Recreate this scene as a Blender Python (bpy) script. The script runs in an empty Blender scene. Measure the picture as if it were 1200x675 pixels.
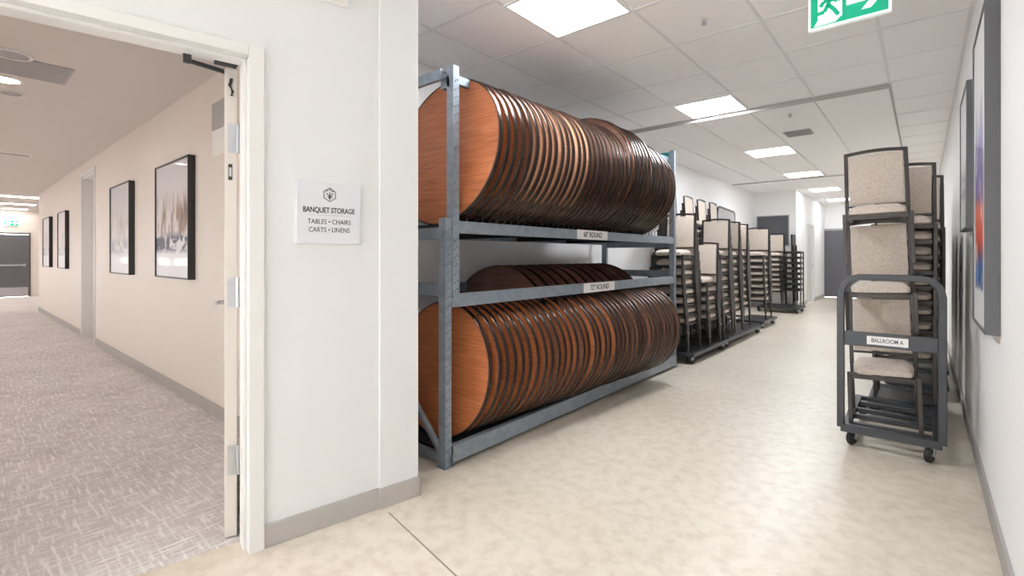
import bpy, bmesh, math, random
from mathutils import Vector, Matrix
random.seed(7)
S = bpy.context.scene
COL = S.collection
PI = math.pi
R = math.radians

# ------------------------------------------------------------------ materials
def lin(r, g, b):
    f = lambda v: (v/255/12.92) if v/255 <= .04045 else ((v/255+.055)/1.055)**2.4
    return (f(r), f(g), f(b), 1)

def mat(name, rgb, rough=.5, metal=0, coat=0, spec=.5, emit=None, es=0):
    m = bpy.data.materials.new(name); m.use_nodes = True
    b = m.node_tree.nodes['Principled BSDF']
    b.inputs['Base Color'].default_value = lin(*rgb)
    b.inputs['Roughness'].default_value = rough
    b.inputs['Metallic'].default_value = metal
    b.inputs['Coat Weight'].default_value = coat
    b.inputs['Specular IOR Level'].default_value = spec
    if emit:
        b.inputs['Emission Color'].default_value = lin(*emit)
        b.inputs['Emission Strength'].default_value = es
    return m

class NT:
    def __init__(s, m):
        s.t = m.node_tree; s.b = s.t.nodes['Principled BSDF']
    def n(s, typ, **kw):
        nd = s.t.nodes.new(typ)
        for k, v in kw.items():
            if k in nd.inputs.keys(): nd.inputs[k].default_value = v
            else: setattr(nd, k, v)
        return nd
    def l(s, a, b): s.t.links.new(a, b)
    def coord(s, scale=(1, 1, 1), loc=(0, 0, 0), which='Object', rot=(0, 0, 0)):
        c = s.n('ShaderNodeTexCoord'); mp = s.n('ShaderNodeMapping')
        mp.inputs['Scale'].default_value = scale; mp.inputs['Location'].default_value = loc
        mp.inputs['Rotation'].default_value = rot
        s.l(c.outputs[which], mp.inputs['Vector']); return mp.outputs['Vector']
    def noise(s, vec, scale, detail=4, rough=.5, dist=0):
        nd = s.n('ShaderNodeTexNoise'); nd.inputs['Scale'].default_value = scale
        nd.inputs['Detail'].default_value = detail; nd.inputs['Roughness'].default_value = rough
        nd.inputs['Distortion'].default_value = dist
        s.l(vec, nd.inputs['Vector']); return nd.outputs['Fac']
    def ramp(s, fac, stops, interp='LINEAR'):
        nd = s.n('ShaderNodeValToRGB'); cr = nd.color_ramp; cr.interpolation = interp
        while len(cr.elements) < len(stops): cr.elements.new(.5)
        for e, (p, c) in zip(cr.elements, stops):
            e.position = p; e.color = lin(*c) if len(c) == 3 else c
        s.l(fac, nd.inputs['Fac']); return nd.outputs['Color']
    def mix(s, fac, a, b, mode='MIX'):
        nd = s.n('ShaderNodeMix', data_type='RGBA', blend_type=mode)
        for sock, v in ((nd.inputs[0], fac), (nd.inputs[6], a), (nd.inputs[7], b)):
            if hasattr(v, 'is_linked'): s.l(v, sock)
            else: sock.default_value = v
        return nd.outputs[2]
    def math(s, op, a, b=0.0, c=None):
        nd = s.n('ShaderNodeMath', operation=op)
        for i, v in enumerate((a, b) if c is None else (a, b, c)):
            if hasattr(v, 'is_linked'): s.l(v, nd.inputs[i])
            else: nd.inputs[i].default_value = v
        return nd.outputs[0]
    def bump(s, h, strength=.2, dist=.01):
        nd = s.n('ShaderNodeBump'); nd.inputs['Strength'].default_value = strength
        nd.inputs['Distance'].default_value = dist
        s.l(h, nd.inputs['Height']); s.l(nd.outputs[0], s.b.inputs['Normal'])

M = {}
def wallmat(name, rgb):
    m = mat(name, rgb, .62, spec=.3); t = NT(m)
    v = t.coord((1, 1, 1)); nz = t.noise(v, 180, 3)
    t.bump(nz, .05, .002)
    return m
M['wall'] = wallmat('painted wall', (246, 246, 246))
M['wall_greyed'] = wallmat('greyed sign wall paint', (221, 223, 224))  # shade put into the paint to offset strong light on this wall
M['hallwall'] = wallmat('painted hallway wall', (226, 217, 209))
M['hallceil'] = wallmat('painted hallway ceiling', (212, 205, 201))
M['frame'] = mat('painted door frame', (222, 222, 221), .35)
M['leaf'] = mat('painted door leaf', (206, 199, 192), .4)
M['tile'] = mat('ceiling tile', (249, 247, 247), .85, spec=.2)
t = NT(M['tile']); t.bump(t.noise(t.coord(), 160, 4), .12, .003)
M['grid'] = mat('ceiling grid', (232, 231, 232), .6)
M['soffit'] = mat('soffit board', (249, 248, 248), .8, spec=.2)
M['seam'] = mat('soffit edge trim', (176, 170, 166), .6)
M['base'] = mat('rubber base', (172, 168, 165), .5)
M['panel'] = mat('light diffuser', (255, 255, 255), .5, emit=(246, 250, 255), es=35)
M['panel3'] = mat('dimmer light diffuser', (255, 255, 255), .5, emit=(246, 250, 255), es=15)
M['panel2'] = mat('hallway light diffuser', (255, 255, 255), .5, emit=(255, 252, 246), es=9)
M['down'] = mat('downlight lens', (255, 255, 255), .5, emit=(255, 248, 238), es=60)
M['white'] = mat('white plastic', (236, 235, 232), .4)
M['silver'] = mat('brushed steel', (190, 192, 196), .32, .85)
M['chrome'] = mat('chrome', (205, 206, 208), .15, 1)
M['dkdoor'] = mat('dark grey door paint', (98, 98, 104), .45)
M['black'] = mat('black metal', (34, 34, 36), .4, .3)
M['pframe'] = mat('picture frame black', (44, 43, 45), .4)
M['pframe2'] = mat('picture frame charcoal', (88, 88, 92), .45)
M['ink'] = mat('dark print', (52, 54, 58), .6)
M['rubber'] = mat('black rubber', (30, 30, 31), .6)
M['cart'] = mat('charcoal cart steel', (64, 66, 70), .42, .35)
M['green'] = mat('exit green', (0, 172, 132), .4, emit=(0, 176, 136), es=.25)
M['exwhite'] = mat('exit white', (245, 250, 248), .4, emit=(240, 255, 250), es=.3)
M['signplate'] = mat('brushed sign plate', (222, 224, 230), .35, .25)
M['label'] = mat('label card', (238, 238, 238), .5)
M['grey'] = mat('grey plastic', (168, 166, 168), .5)
M['slate'] = mat('slate board', (84, 85, 92), .3, coat=.2)
M['edge'] = mat('dark edge banding', (50, 36, 31), .24, .45)
M['trimbead'] = mat('metal edge bead', (116, 92, 80), .28, .85)
M['apron'] = mat('dark underside', (33, 28, 27), .5, .1)

# rack steel
M['rack'] = mat('blue grey rack paint', (134, 146, 158), .38, .25, .15)
t = NT(M['rack']); nz = t.noise(t.coord((3, 3, 3)), 6, 6, .65)
t.l(t.ramp(nz, [(.3, (124, 136, 148)), (.62, (146, 157, 168))]), t.b.inputs['Base Color'])
M['deck'] = mat('dark shelf deck', (46, 44, 44), .5, .3)

# chair fabric and frame
M['fabric'] = mat('taupe woven fabric', (190, 176, 163), .9, spec=.15); t = NT(M['fabric'])
v1 = t.coord((60, 60, 420)); v2 = t.coord((420, 420, 60))
a1, a2 = t.noise(v1, 1, 2), t.noise(v2, 1, 2)
w = t.math('ADD', a1, a2)
t.l(t.ramp(t.math('MULTIPLY', w, .5), [(.36, (182, 168, 155)), (.5, (208, 196, 184)), (.64, (226, 216, 206))]), t.b.inputs['Base Color'])
t.bump(w, .3, .002)
M['cframe'] = mat('gunmetal chair frame', (68, 64, 62), .36, .6)

# table wood
def wood(name, a, b, c, coat=.25):
    m = mat(name, b, .42, coat=coat); t = NT(m); m.node_tree.nodes['Principled BSDF'].inputs['Coat Roughness'].default_value = .25
    oi = t.n('ShaderNodeObjectInfo')
    v = t.coord((2.2, 2, 42))
    va = t.n('ShaderNodeVectorMath', operation='ADD'); t.l(v, va.inputs[0])
    cx = t.n('ShaderNodeCombineXYZ')
    for i in (0, 2): t.l(t.math('MULTIPLY', oi.outputs['Random'], 37.0), cx.inputs[i])
    t.l(cx.outputs[0], va.inputs[1])
    g = t.noise(va.outputs[0], 1.6, 6, .62, .4)
    big = t.noise(t.coord((1, 1, 2.2)), 2.5, 3)
    col = t.ramp(g, [(.3, a), (.5, b), (.72, c)])
    col = t.mix(t.math('MULTIPLY', big, .35), col, lin(*a), 'MULTIPLY')
    hv = t.n('ShaderNodeHueSaturation'); t.l(col, hv.inputs['Color'])
    t.l(t.math('MULTIPLY_ADD', oi.outputs['Random'], .3, .85), hv.inputs['Value'])
    t.l(hv.outputs[0], t.b.inputs['Base Color'])
    return m
M['cherry'] = wood('cherry laminate', (158, 88, 50), (188, 114, 68), (204, 132, 84))
M['tan'] = wood('painted-lit tan laminate', (190, 140, 108), (214, 168, 136), (228, 190, 160))  # paler tan puts the ceiling light on these tops into the colour
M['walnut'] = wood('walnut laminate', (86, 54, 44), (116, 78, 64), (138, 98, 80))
M['mid'] = wood('mid brown laminate', (128, 82, 58), (156, 104, 78), (176, 126, 98))

# floors
m = M['floor'] = mat('polished concrete', (213, 203, 188), .3, coat=.22); t = NT(m)
t.b.inputs['Coat Roughness'].default_value = .3
v = t.coord(loc=(5.3, 2.1, 0))
n1 = t.noise(v, .9, 3, .5, 0); n2 = t.noise(v, 14, 4, .6); n3 = t.noise(v, 240, 2)
c = t.ramp(n1, [(.3, (196, 183, 163)), (.5, (217, 206, 187)), (.7, (229, 219, 203))])
c = t.mix(.5, c, t.ramp(n2, [(.32, (186, 173, 155)), (.58, (226, 218, 206))]))
c = t.mix(.18, c, t.ramp(n3, [(.4, (188, 175, 156)), (.6, (235, 228, 216))]))
t.l(c, t.b.inputs['Base Color'])
t.l(t.ramp(n1, [(.3, (.32,)*3+(1,)), (.7, (.4,)*3+(1,))]), t.b.inputs['Roughness'])

m = M['carpet'] = mat('woven pattern carpet', (160, 154, 152), .95, spec=.1); t = NT(m)
va = t.coord((7, 66, 1), rot=(0, 0, R(6))); vb = t.coord((66, 7, 1), rot=(0, 0, R(6)))
vs = t.coord((1, 1, 1))
sx = t.noise(va, 1, 3, .6); sy = t.noise(vb, 1, 3, .6); fine = t.noise(vs, 240, 2, .6); blot = t.noise(vs, 1.6, 4, .6)
lx = t.ramp(sx, [(.50, (0, 0, 0, 1)), (.66, (1, 1, 1, 1))])
ly = t.ramp(sy, [(.50, (0, 0, 0, 1)), (.66, (1, 1, 1, 1))])
ln = t.math('MAXIMUM', lx, ly)
basec = t.ramp(fine, [(.35, (178, 171, 170)), (.65, (216, 210, 208))])
basec = t.mix(.35, basec, t.ramp(blot, [(.35, (178, 170, 167)), (.65, (220, 214, 212))]))
t.l(t.mix(t.math('MULTIPLY', ln, .8), basec, lin(244, 241, 240)), t.b.inputs['Base Color'])
t.bump(fine, .5, .004)

# art
def art_hall(name, seed, dark):
    m = mat(name, (228, 226, 226), .5, coat=.15); t = NT(m)
    g = t.n('ShaderNodeTexCoord'); sp = t.n('ShaderNodeSeparateXYZ'); t.l(g.outputs['Generated'], sp.inputs[0])
    z = sp.outputs['Z']; x = sp.outputs['X']
    vs = t.coord((7, 1, 1.6), (seed, 0, seed), rot=(0, R(14), 0))
    stroke = t.noise(vs, 1.6, 5, .6, .5)
    vb = t.coord((4, 1, 5), (seed*2, 0, 1))
    blob = t.noise(vb, 1.4, 4, .6, .6)
    up = t.ramp(z, [(.32, (0, 0, 0, 1)), (.40, (1, 1, 1, 1)), (.58, (1, 1, 1, 1)), (.78, (0, 0, 0, 1))])
    lo = t.ramp(z, [(.20, (0, 0, 0, 1)), (.25, (1, 1, 1, 1)), (.34, (1, 1, 1, 1)), (.41, (0, 0, 0, 1))])
    bg = t.ramp(z, [(0, (226, 226, 230)), (.5, (214, 208, 208)), (1, (206, 202, 206))])
    c = t.mix(t.math('MULTIPLY', up, t.ramp(stroke, [(.46, (0, 0, 0, 1)), (.58, (1, 1, 1, 1))])), bg, lin(*((150, 120, 100) if dark else (190, 184, 182))))
    c = t.mix(t.math('MULTIPLY', up, t.ramp(stroke, [(.60, (0, 0, 0, 1)), (.68, (1, 1, 1, 1))])), c, lin(*((112, 104, 106) if dark else (168, 166, 170))))
    c = t.mix(t.math('MULTIPLY', lo, t.ramp(blob, [(.42, (0, 0, 0, 1)), (.5, (1, 1, 1, 1))])), c, lin(*((66, 70, 92) if dark else (176, 176, 184))))
    t.l(c, t.b.inputs['Base Color']); return m
M['art_a'] = art_hall('abstract print autumn', 3.1, True)
M['art_b'] = art_hall('abstract print mist', 7.7, False)
m = M['art_c'] = mat('abstract print bright', (240, 240, 240), .4, coat=.2); t = NT(m)
g = t.n('ShaderNodeTexCoord'); sp = t.n('ShaderNodeSeparateXYZ'); t.l(g.outputs['Generated'], sp.inputs[0])
vs = t.coord((1, 9, 2.2), rot=(R(12), 0, 0)); st = t.noise(vs, 1.5, 5, .6, .5)
zz = t.math('ADD', sp.outputs['Z'], t.math('MULTIPLY', t.math('SUBTRACT', st, .5), .22))
band = t.ramp(zz, [(0, (238, 238, 240)), (.10, (238, 238, 240)), (.12, (16, 70, 130)), (.2, (10, 96, 170)), (.225, (120, 60, 80)), (.27, (214, 70, 34)), (.39, (228, 92, 50)), (.42, (110, 60, 120)), (.46, (82, 58, 150)), (.6, (96, 82, 160)), (.7, (150, 150, 164)), (.8, (214, 214, 218))], 'LINEAR')
my = t.ramp(sp.outputs['Y'], [(.16, (0, 0, 0, 1)), (.24, (1, 1, 1, 1)), (.86, (1, 1, 1, 1)), (.93, (0, 0, 0, 1))])
mz = t.ramp(sp.outputs['Z'], [(.11, (0, 0, 0, 1)), (.12, (1, 1, 1, 1)), (.78, (1, 1, 1, 1)), (.9, (0, 0, 0, 1))])
cut = t.ramp(st, [(.56, (1, 1, 1, 1)), (.64, (0, 0, 0, 1))])
t.l(t.mix(t.math('MULTIPLY', t.math('MULTIPLY', my, mz), cut), lin(238, 238, 240), band), t.b.inputs['Base Color'])

# ------------------------------------------------------------------ mesh tools
class MB:
    def __init__(s): s.b = bmesh.new(); s.mi = 0
    def _f(s, vs):
        try:
            f = s.b.faces.new(vs); f.material_index = s.mi; return f
        except ValueError: return None
    def box(s, x0, x1, y0, y1, z0, z1, mtx=None):
        c = [(x0, y0, z0), (x1, y0, z0), (x1, y1, z0), (x0, y1, z0), (x0, y0, z1), (x1, y0, z1), (x1, y1, z1), (x0, y1, z1)]
        v = [s.b.verts.new(mtx @ Vector(p) if mtx else p) for p in c]
        for q in ((3, 2, 1, 0), (4, 5, 6, 7), (0, 1, 5, 4), (1, 2, 6, 5), (2, 3, 7, 6), (3, 0, 4, 7)):
            s._f([v[i] for i in q])
        return s
    def prism(s, pts, z0, z1, mtx=None):       # polygon in xy, extruded in z
        a = [s.b.verts.new(mtx @ Vector((p[0], p[1], z0)) if mtx else (p[0], p[1], z0)) for p in pts]
        b = [s.b.verts.new(mtx @ Vector((p[0], p[1], z1)) if mtx else (p[0], p[1], z1)) for p in pts]
        s._f(a[::-1]); s._f(b); n = len(pts)
        for i in range(n): s._f([a[i], a[(i+1) % n], b[(i+1) % n], b[i]])
        return s
    def lathe(s, prof, seg=32, mtx=None, close=False):  # profile (r, h) round local z
        rings = []
        for r, h in prof:
            if r < 1e-6: rings.append([s.b.verts.new(mtx @ Vector((0, 0, h)) if mtx else (0, 0, h))])
            else:
                ring = []
                for k in range(seg):
                    p = Vector((r*math.cos(2*PI*k/seg), r*math.sin(2*PI*k/seg), h))
                    ring.append(s.b.verts.new(mtx @ p if mtx else p))
                rings.append(ring)
        pr = list(zip(rings, rings[1:]))
        if close: pr.append((rings[-1], rings[0]))
        for A, B in pr:
            for k in range(seg):
                j = (k+1) % seg
                if len(A) == 1 and len(B) == 1: break
                if len(A) == 1: s._f([A[0], B[j], B[k]])
                elif len(B) == 1: s._f([A[k], A[j], B[0]])
                else: s._f([A[k], A[j], B[j], B[k]])
        return s
    def cyl(s, p0, p1, r, seg=12, r1=None):
        p0, p1 = Vector(p0), Vector(p1); d = p1-p0
        mt = Matrix.Translation(p0) @ d.to_track_quat('Z', 'Y').to_matrix().to_4x4()
        return s.lathe([(0, 0), (r, 0), (r if r1 is None else r1, d.length), (0, d.length)], seg, mt)
    def tube(s, pts, hx, hy=None, seg=4, up=(0, 0, 1), closed=False):
        # swept section: seg 4 gives a rectangular bar (half sizes hx, hy), else round
        hy = hx if hy is None else hy
        P = [Vector(p) for p in pts]; n = len(P); up = Vector(up); rings = []
        for i in range(n):
            if closed: a, b = (P[i]-P[i-1]).normalized(), (P[(i+1) % n]-P[i]).normalized()
            else:
                a = (P[i]-P[i-1]).normalized() if i else (P[1]-P[0]).normalized()
                b = (P[i+1]-P[i]).normalized() if i < n-1 else a
            T = (a+b).normalized(); u = up
            side = a.cross(u)
            if side.length < 1e-3: side = a.cross(Vector((1, 0, 0)) if abs(a.x) < .9 else Vector((0, 1, 0)))
            side.normalize(); upv = side.cross(a).normalized()
            sec = [(-1, -1), (1, -1), (1, 1), (-1, 1)] if seg == 4 else [(math.cos(2*PI*k/seg), math.sin(2*PI*k/seg)) for k in range(seg)]
            ring = []
            for (cx, cy) in sec:
                off = side*cx*hx + upv*cy*hy
                dn = a.dot(T)
                off = off - a*(off.dot(T)/dn)      # onto the mitre plane
                ring.append(s.b.verts.new(P[i]+off))
            rings.append(ring)
        k = len(rings[0])
        for A, B in list(zip(rings, rings[1:])) + ([(rings[-1], rings[0])] if closed else []):
            for i in range(k): s._f([A[i], A[(i+1) % k], B[(i+1) % k], B[i]])
        if not closed: s._f(rings[0][::-1]); s._f(rings[-1])
        return s
    def build(s, name, mats, parent=None, bevel=0, seg=2, smooth=False, kind=None):
        b = s.b
        bmesh.ops.recalc_face_normals(b, faces=b.faces)
        if bevel:
            es = [e for e in b.edges if len(e.link_faces) == 2 and e.calc_face_angle(0) > R(40)]
            bmesh.ops.bevel(b, geom=es, offset=bevel, segments=seg, affect='EDGES', profile=.5, clamp_overlap=True)
        me = bpy.data.meshes.new(name)
        b.to_mesh(me); b.free()
        for q in (mats if isinstance(mats, (list, tuple)) else [mats]): me.materials.append(M[q] if isinstance(q, str) else q)
        if smooth:
            for p in me.polygons: p.use_smooth = True
            me.set_sharp_from_angle(angle=R(38))
        o = bpy.data.objects.new(name, me); COL.objects.link(o)
        if parent: o.parent = parent
        if kind: o['kind'] = kind
        return o

def tag(o, label, cat, group=None, kind=None):
    o['label'] = label; o['category'] = cat
    if group: o['group'] = group
    if kind: o['kind'] = kind
    return o
def empty(name, loc=(0, 0, 0), rot=(0, 0, 0)):
    o = bpy.data.objects.new(name, None); o.location = loc; o.rotation_euler = rot
    o.empty_display_size = .1; COL.objects.link(o); return o
def struct(name, mb, mats, **k): return mb.build(name, mats, None, kind='structure', **k)
KIDS = {}
def kids(o):
    return [c for c in COL.objects if c.parent == o]
def dup(root):
    if root.name not in KIDS: KIDS[root.name] = [(c, kids(c)) for c in kids(root)]
    r = root.copy(); COL.objects.link(r)
    for c, gs in KIDS[root.name]:
        d = c.copy(); COL.objects.link(d); d.parent = r
        for g in gs:
            e = g.copy(); COL.objects.link(e); e.parent = d
    return r
def text(name, body, size, m, parent, loc, rot, bold=0, width=None, depth=.0006):
    cu = bpy.data.curves.new(name, 'FONT'); cu.body = body; cu.size = size
    cu.align_x = 'CENTER'; cu.align_y = 'CENTER'; cu.extrude = depth; cu.offset = bold
    tmp = bpy.data.objects.new(name, cu); COL.objects.link(tmp)
    bpy.context.view_layer.update()
    me = bpy.data.meshes.new_from_object(tmp.evaluated_get(bpy.context.evaluated_depsgraph_get()))
    bpy.data.objects.remove(tmp); bpy.data.curves.remove(cu)
    xs = [v.co.x for v in me.vertices]; w = max(xs)-min(xs); mid = (max(xs)+min(xs))/2
    k = (width/w) if width else 1
    for v in me.vertices: v.co.x = (v.co.x-mid)*k
    me.materials.clear(); me.materials.append(M[m])
    o = bpy.data.objects.new(name, me); COL.objects.link(o)
    o.parent = parent; o.location = loc; o.rotation_euler = rot
    return o
ORD = ['', 'first', 'second', 'third', 'fourth', 'fifth', 'sixth', 'seventh', 'eighth', 'ninth', 'tenth', 'eleventh', 'twelfth', 'thirteenth', 'fourteenth', 'fifteenth', 'sixteenth', 'seventeenth', 'eighteenth', 'nineteenth']
def ordn(n):
    if n < 20: return ORD[n]
    tens = {2: 'twent', 3: 'thirt', 4: 'fort'}[n//10]
    return tens+'ieth' if n % 10 == 0 else tens+'y-'+ORD[n % 10]

# ------------------------------------------------------------------ camera
a = math.atan(482/565)
cam = bpy.data.cameras.new('camera'); co = bpy.data.objects.new('camera', cam); COL.objects.link(co)
co.location = (0, 0, 1.25); co.rotation_euler = (PI/2, 0, a)
cam.sensor_width = 36; cam.lens = 36*565/1200; cam.shift_y = -37.5/1200; cam.clip_start = .02
S.camera = co

# ------------------------------------------------------------------ frame of the slightly skewed sign wall
TH = R(10); WD = Vector((math.sin(TH), math.cos(TH), 0)); WN = Vector((WD.y, -WD.x, 0)); WM = Vector((-2.102, 1.133, 0))
WMAT = Matrix(((WD.x, WN.x, 0, WM.x), (WD.y, WN.y, 0, WM.y), (0, 0, 1, 0), (0, 0, 0, 1)))   # local x = along wall, y = out of wall
def L(s, t, z=0): return WM + WD*s + WN*t + Vector((0, 0, z))

XL, XR, YB, YF, ZC = -3.22, .25, -4.2, 17.4, 2.87
HZ = 2.66
# floors
struct('floor', MB().box(-3.4, .45, -4.5, 17.7, -.12, 0), 'floor')
cp = MB()
A0, A1 = L(-3.2, -.122), L(.35, -.122)
cp.prism([(-21.4, -1.15), (A0.x, A0.y-.0), (A1.x, A1.y), (-2.4, 1.46), (-8.8, 1.46), (-8.8, 1.62), (-10., 1.62), (-10., 1.46), (-15.3, 1.46), (-15.3, 2.9), (-21.4, 2.9)], -.06, .004)
struct('floor_hallway', cp, 'carpet')
jt = MB(); jt.box(-1.98, .24, 1.352, 1.356, -.002, .0006, Matrix.Translation((0, 0, 0)) @ Matrix.Rotation(0, 4, 'Z'))
j0 = Vector((-1.98, 1.397, 0)); j1 = Vector((.24, 1.0, 0))
jm = MB(); jm.tube([j0+Vector((0, 0, 0)), j1], .0035, .0008)
jt.b.free()
M['joint'] = mat('floor joint sealant', (150, 138, 122), .7)
struct('trim_1', jm, 'joint')

# storage room walls
struct('wall_left', MB().box(XL-.15, XL, 1.5, 13.25, 0, ZC+.1), 'wall')
struct('wall_jog', MB().box(XL-.15, -2.3, 13.1, 13.25, 0, ZC+.1).box(-2.45, -2.3, 13.25, 14.5, 0, ZC+.1).box(-2.45, -2.3, 14.5, 15.42, 2.04, ZC+.1).box(-2.45, -2.3, 15.42, 17.5, 0, ZC+.1), 'wall')
struct('wall_end', MB().box(-2.45, -2.33, 17.4, 17.55, 0, ZC+.1).box(-2.33, -1.5, 17.4, 17.55, 2.02, ZC+.1).box(-1.5, .4, 17.4, 17.55, 0, ZC+.1), 'wall')
struct('wall_right', MB().box(XR, XR+.15, -4.3, 17.5, 0, ZC+.1), 'wall')
wb = MB(); wb.box(-3.2, XR+.1, YB-.15, YB, 0, .15); wb.box(-3.2, XR+.1, YB-.15, YB, 1.35, ZC+.1)
wb.box(-.85, XR+.1, YB-.15, YB, .15, 1.35); wb.box(-3.2, -2.35, YB-.15, YB, .15, 1.35)
for x in (-1.6,): wb.box(x-.04, x+.04, YB-.15, YB, .15, 1.35)
struct('wall_back_light_gap', wb, 'wall')  # unseen wall; low opening added so world light reaches the ceiling
# sign wall with the doorway
OS0, OS1, ZT = -1.27, -.316, 2.09
sw = MB()
sw.box(OS1+.03, .28, -.15, 0, 0, ZC+.1, WMAT); sw.box(OS0-.03, OS1+.03, -.15, 0, ZT+.02, ZC+.1, WMAT); sw.box(-5.6, OS0-.03, -.15, 0, 0, ZC+.1, WMAT)
struct('wall_sign', sw, 'wall_greyed')
struct('wall_pillar', MB().box(.263, .476, -.3, .012, 0, ZC+.1, WMAT), 'wall_greyed', bevel=.004)
# partition between hallway and storage room (hallway wall, doorway far down)
pw = MB()
pw.box(-8.92, -2.17, 1.36, 1.56, 0, ZC+.1); pw.box(-9.88, -8.92, 1.36, 1.56, 2.46, ZC+.1); pw.box(-15.3, -9.88, 1.36, 1.56, 0, ZC+.1)
pw.box(-15.3, -15.1, 1.5, 3.0, 0, ZC+.1)
struct('wall_hallway_right', pw, 'hallwall')
struct('wall_store_end', MB().box(XL-.1, -2.04, 1.56, 1.60, 0, ZC+.1), 'wall')
wl = MB(); wl.box(-21.4, -2.5, -1.3, -1.15, 0, 1.0); wl.box(-21.4, -2.5, -1.3, -1.15, 1.19, HZ+.1)
for k in range(13): wl.box(-21.3+1.55*k, -21.2+1.55*k, -1.3, -1.15, 1.0, 1.19)
struct('wall_hallway_left_light_gap', wl, 'hallwall')  # unseen side; slit added to let world light brighten the hallway
struct('wall_hallway_end', MB().box(-21.2, -21., -1.3, .62, 0, HZ+.1).box(-21.2, -21., .62, 1.68, 1.93, HZ+.1).box(-21.2, -21, 1.68, 3, 0, HZ+.1), 'hallwall')
struct('wall_hallway_recess', MB().box(-21.2, -15.2, 2.9, 3.05, 0, HZ+.1).box(-9.95, -8.85, 1.62, 1.66, 0, 2.6), 'hallwall')
hc = MB(); B0, B1 = L(-3.2, -.145), L(.4, -.145)
hc.prism([(-21.4, -1.3), (B0.x, B0.y), (B1.x, B1.y), (-2.3, 1.5), (-15.3, 1.5), (-15.3, 3.0), (-21.4, 3.0)], HZ, HZ+.08)
struct('ceiling_hallway', hc, 'hallceil')
# ceiling, tile grid and the dropped boards
struct('ceiling', MB().box(-3.4, .45, -4.5, 17.6, ZC, ZC+.1), 'tile')
g = MB(); GX = [-.24-.6075*k for k in range(0, 5)]; GY = [2.94+.69*k for k in range(-10, 21)]
for x in GX: g.box(x-.011, x+.011, -4.2, 17.4, ZC-.004, ZC+.001)
for y in GY: g.box(XL, XR, y-.011, y+.011, ZC-.0045, ZC+.001)
g.box(XR-.022, XR, -4.2, 17.4, ZC-.004, ZC+.001)
struct('ceiling_grid', g, 'grid')
SX, SY, SY2, ZS = -.247, 5.74, 11.3, 2.835
struct('ceiling_soffit', MB().box(XL, SX, SY, SY2, ZS, ZC-.001).box(XL, SX, SY2+.02, 17.4, ZS-.012, ZC-.001), 'soffit')
g2 = MB()
for x in GX[1:]: g2.box(x-.006, x+.006, SY, 17.4, ZS-.0145, ZS)
struct('trim_2', g2, 'grid')
struct('trim_3', MB().box(XL, SX, SY-.012, SY, ZS-.012, ZC).box(SX, SX+.012, SY-.012, 17.4, ZS-.012, ZC).box(XL, SX, SY2, SY2+.02, ZS-.02, ZC), 'seam')

# baseboards
bb = MB(); bb.box(-.257, .263, 0, .011, 0, .1, WMAT).box(.255, .487, .012, .022, 0, .1, WMAT).box(.476, .487, -.28, .022, 0, .1, WMAT)
struct('baseboard_sign', bb, 'base', bevel=.002)
struct('baseboard_right', MB().box(XR-.012, XR, -4.2, 17.4, 0, .1), 'base', bevel=.002)
struct('baseboard_left', MB().box(XL, XL+.012, 1.6, 13.1, 0, .1).box(XL, -2.29, 13.088, 13.1, 0, .1).box(-2.3, -2.288, 13.09, 14.42, 0, .1).box(-2.3, -2.288, 15.5, 17.4, 0, .1).box(-1.45, .25, 17.388, 17.4, 0, .1), 'base', bevel=.002)
struct('baseboard_hallway', MB().box(-8.86, -2.4, 1.348, 1.36, 0, .1).box(-15.3, -9.94, 1.348, 1.36, 0, .1), 'base', bevel=.002)

# door frame of the sign wall (hollow steel frame wrapping the wall)
fr = MB()
def jamb(s0, s1):                                    # s0 = opening edge, s1 = outer edge
    lo, hi = min(s0, s1), max(s0, s1)
    fr.box(lo, hi, 0, .014, 0, ZT+.045, WMAT); fr.box(lo, hi, -.164, -.15, 0, ZT+.045, WMAT)
    sg = 1 if s1 > s0 else -1
    a_, b_ = sorted((s0, s0+sg*.035)); fr.box(a_, b_, -.155, .006, 0, ZT, WMAT)
    a_, b_ = sorted((s0, s0-sg*.014)); fr.box(a_, b_, -.10, -.035, 0, ZT, WMAT)
jamb(OS1, OS1+.059); jamb(OS0, OS0-.059)
fr.box(OS0, OS1, 0, .014, ZT, ZT+.045, WMAT).box(OS0, OS1, -.164, -.15, ZT, ZT+.045, WMAT).box(OS0, OS1, -.155, .006, ZT, ZT+.035, WMAT).box(OS0, OS1, -.10, -.035, ZT-.014, ZT, WMAT)
struct('trim_4', fr, 'frame', bevel=.0025)

# ------------------------------------------------------------------ open door leaf, seen edge on
hp = L(-.331, -.158)
u = (277.5-600)/565; rd = Vector((-math.sin(a)+u*math.cos(a), math.cos(a)+u*math.sin(a), 0)).normalized()
LM = Matrix(((rd.x, rd.y, 0, hp.x), (rd.y, -rd.x, 0, hp.y), (0, 0, 1, 0), (0, 0, 0, 1)))   # x = along the leaf, y = right of it
door = empty('door_leaf'); tag(door, 'open painted door leaf seen edge-on inside the left doorway', 'door')
MB().box(0, .9, -.048, 0, .012, 2.075, LM).build('leaf_panel', 'leaf', door, .002)
for i, z in enumerate((1.77, 1.09, .35)):
    h = MB(); h.box(-.003, .0, -.036, -.004, z-.065, z+.065, LM).cyl(LM @ Vector((-.008, .004, z-.065)), LM @ Vector((-.008, .004, z+.065)), .008, 12)
    for q in (-.045, .045): h.cyl(LM @ Vector((-.003, -.02, z+q)), LM @ Vector((-.006, -.02, z+q)), .005, 8)
    h.build('hinge', 'silver', door, smooth=True)
lb = MB(); lb.box(-.0025, 0, -.033, -.017, 1.585, 1.655, LM); lb.build('rating_label', 'ink', door)
MB().box(-.0032, -.0024, -.03, -.02, 1.6, 1.64, LM).build('rating_label_plate', 'silver', door)
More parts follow.
